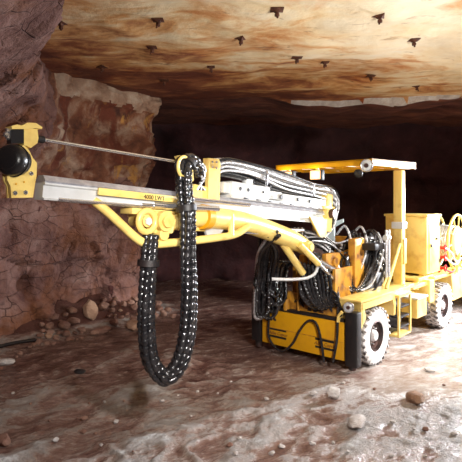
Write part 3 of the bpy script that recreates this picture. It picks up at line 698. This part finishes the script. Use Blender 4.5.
# ------------------------------------------------------------------ feed beam
m = MB(); poly = [(-.07, -.10), (.085, -.10), (.085, -.088), (.06, -.08), (.06, .015), (.085, .025), (.085, .04), (-.07, .04)]
def extr(poly, s0, s1, mb):
    mb.prism([F(s0, n, w) for n, w in poly], FD*(s1-s0))
extr(poly, .03, 4.6, m); fb = m.build('feed_beam', WHT, rig, smooth=False)
m = MB(); extr([(-.05, .04), (.07, .04), (.088, .055), (.06, .085), (.045, .10), (-.03, .10), (-.07, .06)], .03, 4.6, m); m.build('feed_rail', ALU, rig, smooth=False)
m = MB(); m.fbox(.52, 1.50, .088, .115, -.02, .045, .006); cv = m.build('rail_cover', YEL, rig)
text_mesh('4000 LWT', .06, F(1.15, .117, -.012), FD, FU, .0).build('lettering', LOGO, cv)
m = MB(); m.cyl(F(1.0, .11, -.075), F(1.62, .11, -.075), .022); m.cyl(F(1.62, .11, -.075), F(2.2, .11, -.075), .012); m.build('feed_cylinder', STL, rig)
m = MB(); m.cyl(F(.15, .10, -.085), F(1.1, .10, -.085), .012); m.build('feed_rope', STL, rig)
# front head plate (outline taken on its own plane, 3 cm thick)
n0 = .10
out = [(24, 145), (29, 150), (33, 158), (37, 163), (36.5, 176), (35, 184), (33, 197.5), (11.5, 198), (10.5, 186), (7.5, 180), (7, 174), (10, 165), (12, 150)]
m = MB(); m.prism([onfeed(x, y, n0) for x, y in out], -FN*.035); m.prism([onfeed(x, y, n0)-FN*.06 for x, y in out], -FN*.02)
q = onfeed(22, 180, n0); m.box(q-FN*.05, FD*.07, FN*.04, FU*.05, .01); hp = m.build('head_plate', YEL, rig, smooth=False)
for x, y in [(14.5, 193), (25, 192.5), (30.5, 173.5), (9, 174)]:
    m = MB(); c = onfeed(x, y, n0); m.cyl(c, c+FN*.02, .019, seg=6); m.cyl(c+FN*.018, c+FN*.026, .012, seg=12); m.build('bolt', STL, hp)
m = MB()
for x, y in [(16, 184), (24, 182)]: c = onfeed(x, y, n0); m.cyl(c, c+FN*.004, .008, seg=10)
m.build('rivets', GOLD, hp)
# rubber stinger pad
sa = (-FD+FN*.55).normalized()
c = onfeed(13.5, 160.5, .13); m = MB(); m.lathe([(.06, -.10), (.10, -.08), (.115, -.04), (.12, 0), (.118, .04), (.105, .07), (.08, .085), (.04, .09), (.004, .09)], c, sa, 40); pd = m.build('stinger_pad', BLK, rig, label='round black rubber stinger pad')
m = MB(); m.torus(c-sa*.01, sa, .12, .006, 40, 8); m.torus(c+sa*.082, sa, .08, .005, 40, 8); m.build('pad_rib', BLK, pd)
m = MB(); m.cyl(c-sa*.08, c-sa*.08+FD*.12-FN*.1, .05); m.build('stinger_shaft', DRK, rig)
# drill rod centraliser at the front
q0 = onfeed(24, 128, .08); q1 = onfeed(37, 146, .08)
m = MB(); m.prism([onfeed(x, y, .10) for x, y in [(24, 128), (37.5, 129), (38.5, 138), (37.5, 143), (31, 148), (27, 146), (24, 145)]], -FN*.10); ct = m.build('rod_centraliser', YEL, rig, smooth=False)
m = MB(); m.prism([onfeed(x, y, .12) for x, y in [(11.5, 126), (17, 124.5), (22, 125.5), (28, 122.5), (36, 123), (42.5, 127), (42, 129), (36, 128), (28, 129), (12, 129)]], -FN*.10); m.build('clamp_jaw', YEL, ct, smooth=False)
m = MB(); m.prism([onfeed(x, y, .11) for x, y in [(11.5, 130), (24, 129), (24, 143), (11, 143.5)]], -FN*.07); m.build('rubber_block', BLK, ct, smooth=False)
for x, y in [(9.5, 131), (7.5, 135), (10, 138)]: c = onfeed(x, y, .08); m = MB(); m.cyl(c-FD*.03, c+FD*.03, .019, seg=6); m.build('clamp_bolt', STL, ct)
rA = onfeed(36, 138.5, 0); rB = onfeed(190, 164, 0)
m = MB(); m.cyl(rA, rB, .016, seg=14); m.build('drill_rod', STL, rig, label='long thin steel drill rod')
m = MB(); m.cyl(onfeed(24, 137, 0), onfeed(44, 139.8, 0), .03, seg=16); m.build('rod_bushing', BPT, rig)
# middle centraliser, rock drill, hose drum
m = MB(); m.prism([onfeed(x, y, .10) for x, y in [(209, 158), (219, 159), (220.5, 164), (219.5, 200), (216, 203), (208, 202)]], -FN*.05)
m.prism([onfeed(x, y, .10) for x, y in [(209, 158), (219, 159), (219, 168), (210, 168)]], -FN*.09)
m.prism([onfeed(x, y, .03) for x, y in [(211, 159), (219, 160), (219.5, 200), (210, 202)]], -FN*.02); md = m.build('hose_bracket', YEL, rig, smooth=False)
for x, y in [(212, 162), (216, 162), (212, 167), (216, 168)]:
    c = onfeed(x, y, .10); m = MB(); m.cyl(c, c+FN*.015, .014, seg=6); m.build('bolt', STL, md)
m = MB(); m.prism([onfeed(x, y, .08) for x, y in [(194, 184), (207, 187), (207, 201), (192, 199)]], -FN*.06); m.build('centraliser_body', YEL, rig, smooth=False)
m = MB(); a = onfeed(190, 164.5, 0); b = onfeed(209, 170, 0); m.cyl(a, b, .055); m.cyl(a.lerp(b, .3), a.lerp(b, .45), .075); m.cyl(a.lerp(b, .65), a.lerp(b, .85), .07); m.build('shank_adapter', STL, rig)
m = MB(); m.prism([onfeed(x, y, .05) for x, y in [(178, 156), (182, 155), (188, 157), (195, 156), (201, 160), (200, 164), (190, 160), (180, 160)]], -FN*.06); m.build('clamp_arm', YEL, rig, smooth=False)
for k in range(5):
    hose([onfeed(192+k*2, 160+2*k, .04), onfeed(200, 163+3*k, .1), onfeed(205, 168+3*k, .1), onfeed(203-k, 180+k, .1), onfeed(197+2*k, 190, .08)], .013, [SIL, HOSE][k % 2], 'feed_hose')
c = onfeed(184, 167, .26); m = MB(); m.torus(c, (FN+FD*.2), .10, .017, 36, 10); m.cyl(c+FD*.10-FU*.02, onfeed(192, 180, .1), .02); m.build('hose_ring', YEL, rig)
# rock drill on its sledge
m = MB(); m.fbox(2.30, 3.05, -.10, .10, .13, .30, .03); m.fbox(2.20, 2.36, -.07, .07, .15, .28, .02); m.fbox(3.05, 3.35, -.07, .08, .15, .26, .03); m.cyl(F(2.7, .0, .28), F(2.7, 0, .36), .07); rd = m.build('rock_drill', WHT, rig)
for s in (2.45, 2.6, 2.9): m = MB(); m.cyl(F(s, .10, .22), F(s, .115, .22), .022, seg=6); m.build('bolt', BPT, rd)
m = MB(); m.fbox(2.28, 4.35, -.12, .12, .10, .135, .006); m.fbox(3.3, 4.4, -.1, .115, .13, .24, .01); sl = m.build('drill_sledge', WHT, rig)
for s in (3.25, 3.65, 3.95):
    m = MB(); m.cyl(F(s, .118, .19), F(s, .135, .19), .028, seg=18); m.build('hole_disc', BPT, sl)  # black discs stand in for the sledge's dark round holes
m = MB()
for k in range(8): m.fbox(2.5+.24*k, 2.60+.24*k, .118, .124, .105, .122, .002)
m.build('slots', BPT, sl)
m = MB(); m.fbox(2.3, 3.5, .09, .12, -.30, -.27, .004); m.cyl(F(2.3, .06, -.24), F(3.9, .06, -.22), .024); m.build('lower_pipe', STL, rig)
# rear end of the feed
m = MB(); m.fbox(4.42, 4.58, -.12, .13, -.22, .34, .02); m.fbox(4.30, 4.62, -.12, .14, .10, .16, .01); m.prism([F(3.95, .13, -.02), F(4.42, .13, -.02), F(4.42, .13, .0), F(4.42, .13, -.32), F(4.3, .13, -.32)][:2]+[F(4.42, .13, -.02), F(4.42, .13, -.30), F(4.25, .13, -.30)], -FN*.03); m.build('feed_end_bracket', YEL, rig)
m = MB(); m.cyl(F(4.52, .12, .05), F(4.52, .2, .05), .07); m.build('feed_motor', DRK, rig)
# feed hoses on top of the drill
for k in range(19):
    r = .015; row = k//4; cc = k % 4
    n = -.09+.06*cc+random.uniform(-.01, .01); w0 = .55-.045*row; 
    mm = HOSE if (k*7) % 5 in (1, 3) else SIL
    hose([F(2.02, n*.8, w0-.10), F(2.2, n, w0-.01), F(2.7, n, w0-.01+.012*math.sin(k)), F(3.4, n, w0-.05-.02*row+.01*math.cos(k*2)), F(4.1, n, w0-.10-.01*row), F(4.6, n, w0-.10-.03*row),
          F(4.80, n, w0-.20-.02*k*.3), F(4.82, n*.8, .1), F(4.7, n*.8, -.15), F(4.45, n*.6, -.35), C(.6+.03*k, .1, 1.45)], r, mm, 'feed_hose')
for s in (2.9, 4.0): m = MB(); m.fbox(s, s+.04, -.13, .13, .46-.04*(s-2.9), .485-.04*(s-2.9), .004); m.fbox(s, s+.04, .12, .135, .30-.04*(s-2.9), .485-.04*(s-2.9), .004); m.build('hose_clamp', STL, rig)
# ------------------------------------------------------------------ the big hanging hose loop
loop = [P(197, 172, 5.3), P(194, 165, 5.2), P(187, 162, 5.08), P(184, 172, 4.98), P(184, 190, 4.96), P(187, 215, 4.94), P(187.5, 250, 4.93), P(188.5, 295, 4.9), P(186.5, 335, 4.86), P(179, 364, 4.82),
        P(166, 377, 4.78), P(152, 362, 4.74), P(147, 330, 4.72), P(147, 290, 4.71), P(149, 255, 4.72), P(150, 236, 4.78)]
# undo the sideways offset's picture shift by keeping the curve's own plane
cp = resample(cat(loop, 12), .0115); N = len(cp)
for k in range(7):
    r = .032; pts = []; prev = None
    for i, p in enumerate(cp):
        t = (cp[min(i+1, N-1)]-cp[max(i-1, 0)]).normalized()
        a = FN-t*FN.dot(t); a = a.normalized(); b = t.cross(a)
        f = i/N; ph = 2*PI*k/6+f*2.6
        R = 0 if k == 6 else .054+.007*math.sin(f*9+k)
        pts.append(p+(a*math.cos(ph)+b*math.sin(ph))*R)
    q = MB(); q.tube(pts, r, 12, rf=lambda i: r*(1.08 if ((i+(k % 2)) % 6) < 4 else .86))
    q.build('spiral_wrapped_hose', HOSE, rig)
for i in (int(N*.085), int(N*.93), int(N*.2)):
    t = (cp[i+1]-cp[i-1]).normalized(); m = MB(); m.tube([cp[i]-t*.03, cp[i]+t*.03], .105, 24); m.build('hose_strap', BPT, rig)
# ------------------------------------------------------------------ hose bundle hanging at the left jack
for k in range(16):
    px = 254+random.uniform(0, 22); y1 = random.uniform(285, 322); Y = 7.35+random.uniform(-.15, .25)
    a = P(256+random.uniform(0, 25), 232+random.uniform(-2, 4), 6.4+random.uniform(-.2, .2))
    o2 = random.uniform(5, 13)
    hose([a, P(px+3, 252, (Y+a.y)/2), P(px, 275, Y), P(px-2, y1-6, Y), P(px+o2*.4, y1, Y), P(px+o2, y1-9, Y), P(px+o2, 275, Y+.1), P(px+o2+8, 262, Y+.3), C(.9, -.1, 1.35)], .021, [HOSE, HOSE, SIL][k % 3] if k % 5 == 0 else HOSE, rib=.05 if k % 2 else 0, name='hanging_hose')
# bundles from boom foot curving down to the deck and up to the console
for k in range(9):
    o2 = .03*k
    hose([P(306+k, 247, 6.95+.03*k), P(313+k, 262, 7.05), P(300+k*1.3, 280+k, 7.05), P(304+k*1.6, 300+k*.6, 7.05), P(322+k, 311-k, 7.15), P(345, 303-k*2, 7.3), P(356-k, 280-k*3, 7.4), C(.45, .3+o2, 1.35), C(.4, .4+o2, 1.6)], .020, HOSE, rib=.05 if k % 2 else 0)
for k in range(10):
    x0 = 318+k*3
    hose([P(x0, 236+k, 7.6), P(x0-4, 255+k, 7.4), P(x0+4, 282+k*.5, 7.3), P(342+k*2, 297-k, 7.35), P(362+k, 285-k*2, 7.5), P(364+k*2, 255-k, 7.7), C(.35, .45+.03*k, 1.58)], .018, HOSE if k % 4 else SIL, rib=.045 if k % 2 else 0)
for k in range(8):
    hose([P(300+k*2, 235+k, 7.2), P(318+k*2, 232+k*2, 7.35), P(335+k*2, 243+k*3, 7.5), P(350, 240+k*4, 7.7), P(372, 238+k*3, 7.8), P(385, 250+k*4, 7.9), C(.4, 1.0, 1.0+.04*k)], .015, SIL if k % 3 == 0 else HOSE)
for k in range(7):
    hose([P(292+k*2, 228, 7.1), P(305, 230+k*2, 7.2), P(318, 234+k*2, 7.3), P(330, 245+k*2, 7.35), P(322, 262+k*2, 7.3), P(308+k, 268+k, 7.2)], .013, SIL if k % 2 else HOSE)
for k in range(12):
    x0 = 345+k*3.2; z0 = random.uniform(225, 240)
    hose([P(x0-8, z0+8, 7.9), P(x0, z0, 7.75), P(x0+6, z0+16, 7.6), P(x0+2, z0+36, 7.5), P(x0-8, z0+54, 7.45), P(x0-24, 300-k, 7.35), P(x0-34, 285-k, 7.4)], .017, HOSE if k % 5 else SIL, rib=.05 if k % 3 == 0 else 0)
for k in range(8):
    hose([P(300+k*4, 262+k, 7.0), P(303+k*4, 280+k, 6.95), P(310+k*3, 298, 6.95), P(322+k*2, 309-k*.5, 7.0), P(338, 300-k*3, 7.1), P(340+k, 284-k*2, 7.3)], .024, HOSE, rib=.055 if k % 3 == 0 else 0)
# pale looped pipe in front
hose([P(272, 279, 6.9), P(290, 279.5, 6.9), P(307, 278, 6.9), P(316, 272, 6.92), P(317, 262, 6.95), P(310, 254, 6.98), P(301, 249, 7.0), P(296, 243, 6.95)], .022, WHT, 'bent_pipe', lab='pale bent pipe looping below the boom')
# cables hanging in front of the front plate
def fpx(px, py, off=.03): # point just ahead of the front plate plane
    o = V((0, 0, CH)); d = P(px, py, 1)-o; p0 = C(0, -.62-off, 0); t = (p0-o).dot(bk)/d.dot(bk); return o+d*t
hose([fpx(268, 300), fpx(269, 318), fpx(268.5, 335), fpx(274, 346), fpx(283, 351), fpx(293, 343), fpx(300, 330), fpx(308, 321), fpx(316, 323, .04), fpx(321, 340, .05), fpx(324, 362, .06)], .018, HOSE, 'cable')
hose([fpx(342, 314), fpx(338, 320), fpx(337, 340, .05), fpx(333, 362, .06)], .018, HOSE, 'cable')
m = MB(); m.tube([fpx(342, 312), fpx(339, 316), fpx(338, 322)], .024, 8); m.build('cable_fitting', YEL, rig)
for k in range(3):
    hose([C(.25+.05*k, -.5, .75), C(.35, -.52, .90+.05*k), C(.6, -.5, .95+.06*k), C(.85+.1*k, -.45, .85), C(.95+.1*k, -.42, .70)], .02, HOSE)
for k in range(5):
    hose([C(.30+.15*k, -.45, .72), C(.32+.17*k, -.5, .86), C(.40+.17*k, -.4, .98), C(.5+.15*k, -.25, 1.1)], .015, HOSE)
for k in range(4):
    m = MB(); c = C(1.0+.11*k, -.40, .80+.05*(k % 2)); m.box(c, lt*.035, bk*.04, Z*.08, .01); m.build('valve_block', [DRK, ORN][k % 2], rig)
for k in range(3):
    m = MB(); c = C(.62+.1*k, -.47, .78); m.box(c, lt*.03, bk*.03, Z*.06, .008); m.build('valve_block', DRK, rig)

# ------------------------------------------------------------------ lights
def spot(name, loc, tgt, power, ang, blend=.6, size=.25, colr=(1, .95, .88)):
    l = bpy.data.lights.new(name, 'SPOT'); l.energy = power; l.spot_size = math.radians(ang); l.spot_blend = blend; l.shadow_soft_size = size; l.color = colr
    o = bpy.data.objects.new(name, l); col.objects.link(o); o.location = loc
    o.rotation_euler = (V(tgt)-V(loc)).to_track_quat('-Z', 'Y').to_euler(); return o
spot('roof flash', (3.4, 2.2, 1.6), (1.9, 6.4, 4.45), 1250, 80, 1, .15, (1, .97, .88))
spot('rig flash', (1.4, .6, 3.2), (.2, 5.9, 1.9), 1100, 56, .9, .10, (1, .96, .9))
spot('head fill', (.6, .4, 2.9), (-1.9, 5.0, 2.2), 420, 50, 1, .10, (1, .96, .9))  # fill light added to brighten the feed head
spot('floor flash', (1.6, 1.4, 3.6), (-.1, 4.6, 0), 760, 80, 1, .15, (1, .93, .90))
spot('right flood', (6.6, 5.6, 3.6), (3.4, 8.2, .8), 2800, 64, .8, .25, (1, .98, .95))
spot('rear flood', (7.6, 10.5, 2.6), (2.8, 6.6, 0), 5000, 92, .8, .25, (.90, .93, 1))
for c in (wl1, wl2):
    l = bpy.data.lights.new('work lamp light', 'POINT'); l.energy = 5; l.color = (1, .75, .5); l.shadow_soft_size = .06
    o = bpy.data.objects.new('work lamp light', l); col.objects.link(o); o.location = c-bk*.12
w = bpy.data.worlds.new('w'); bpy.context.scene.world = w; w.use_nodes = True
w.node_tree.nodes['Background'].inputs[0].default_value = (.05, .014, .014, 1); w.node_tree.nodes['Background'].inputs[1].default_value = .45

cam = bpy.data.cameras.new('camera'); co = bpy.data.objects.new('camera', cam); col.objects.link(co)
co.location = (0, 0, CH); co.rotation_euler = (PI/2, 0, 0); cam.sensor_width = 36; cam.lens = 36*FP/462; cam.shift_y = -(231-HZ)/462
cam.clip_end = 100
sc = bpy.context.scene; sc.camera = co
sc.view_settings.view_transform = 'Standard'; sc.view_settings.look = 'None'; sc.view_settings.gamma = 1; sc.view_settings.exposure = 0; sc.view_settings.use_curve_mapping = False
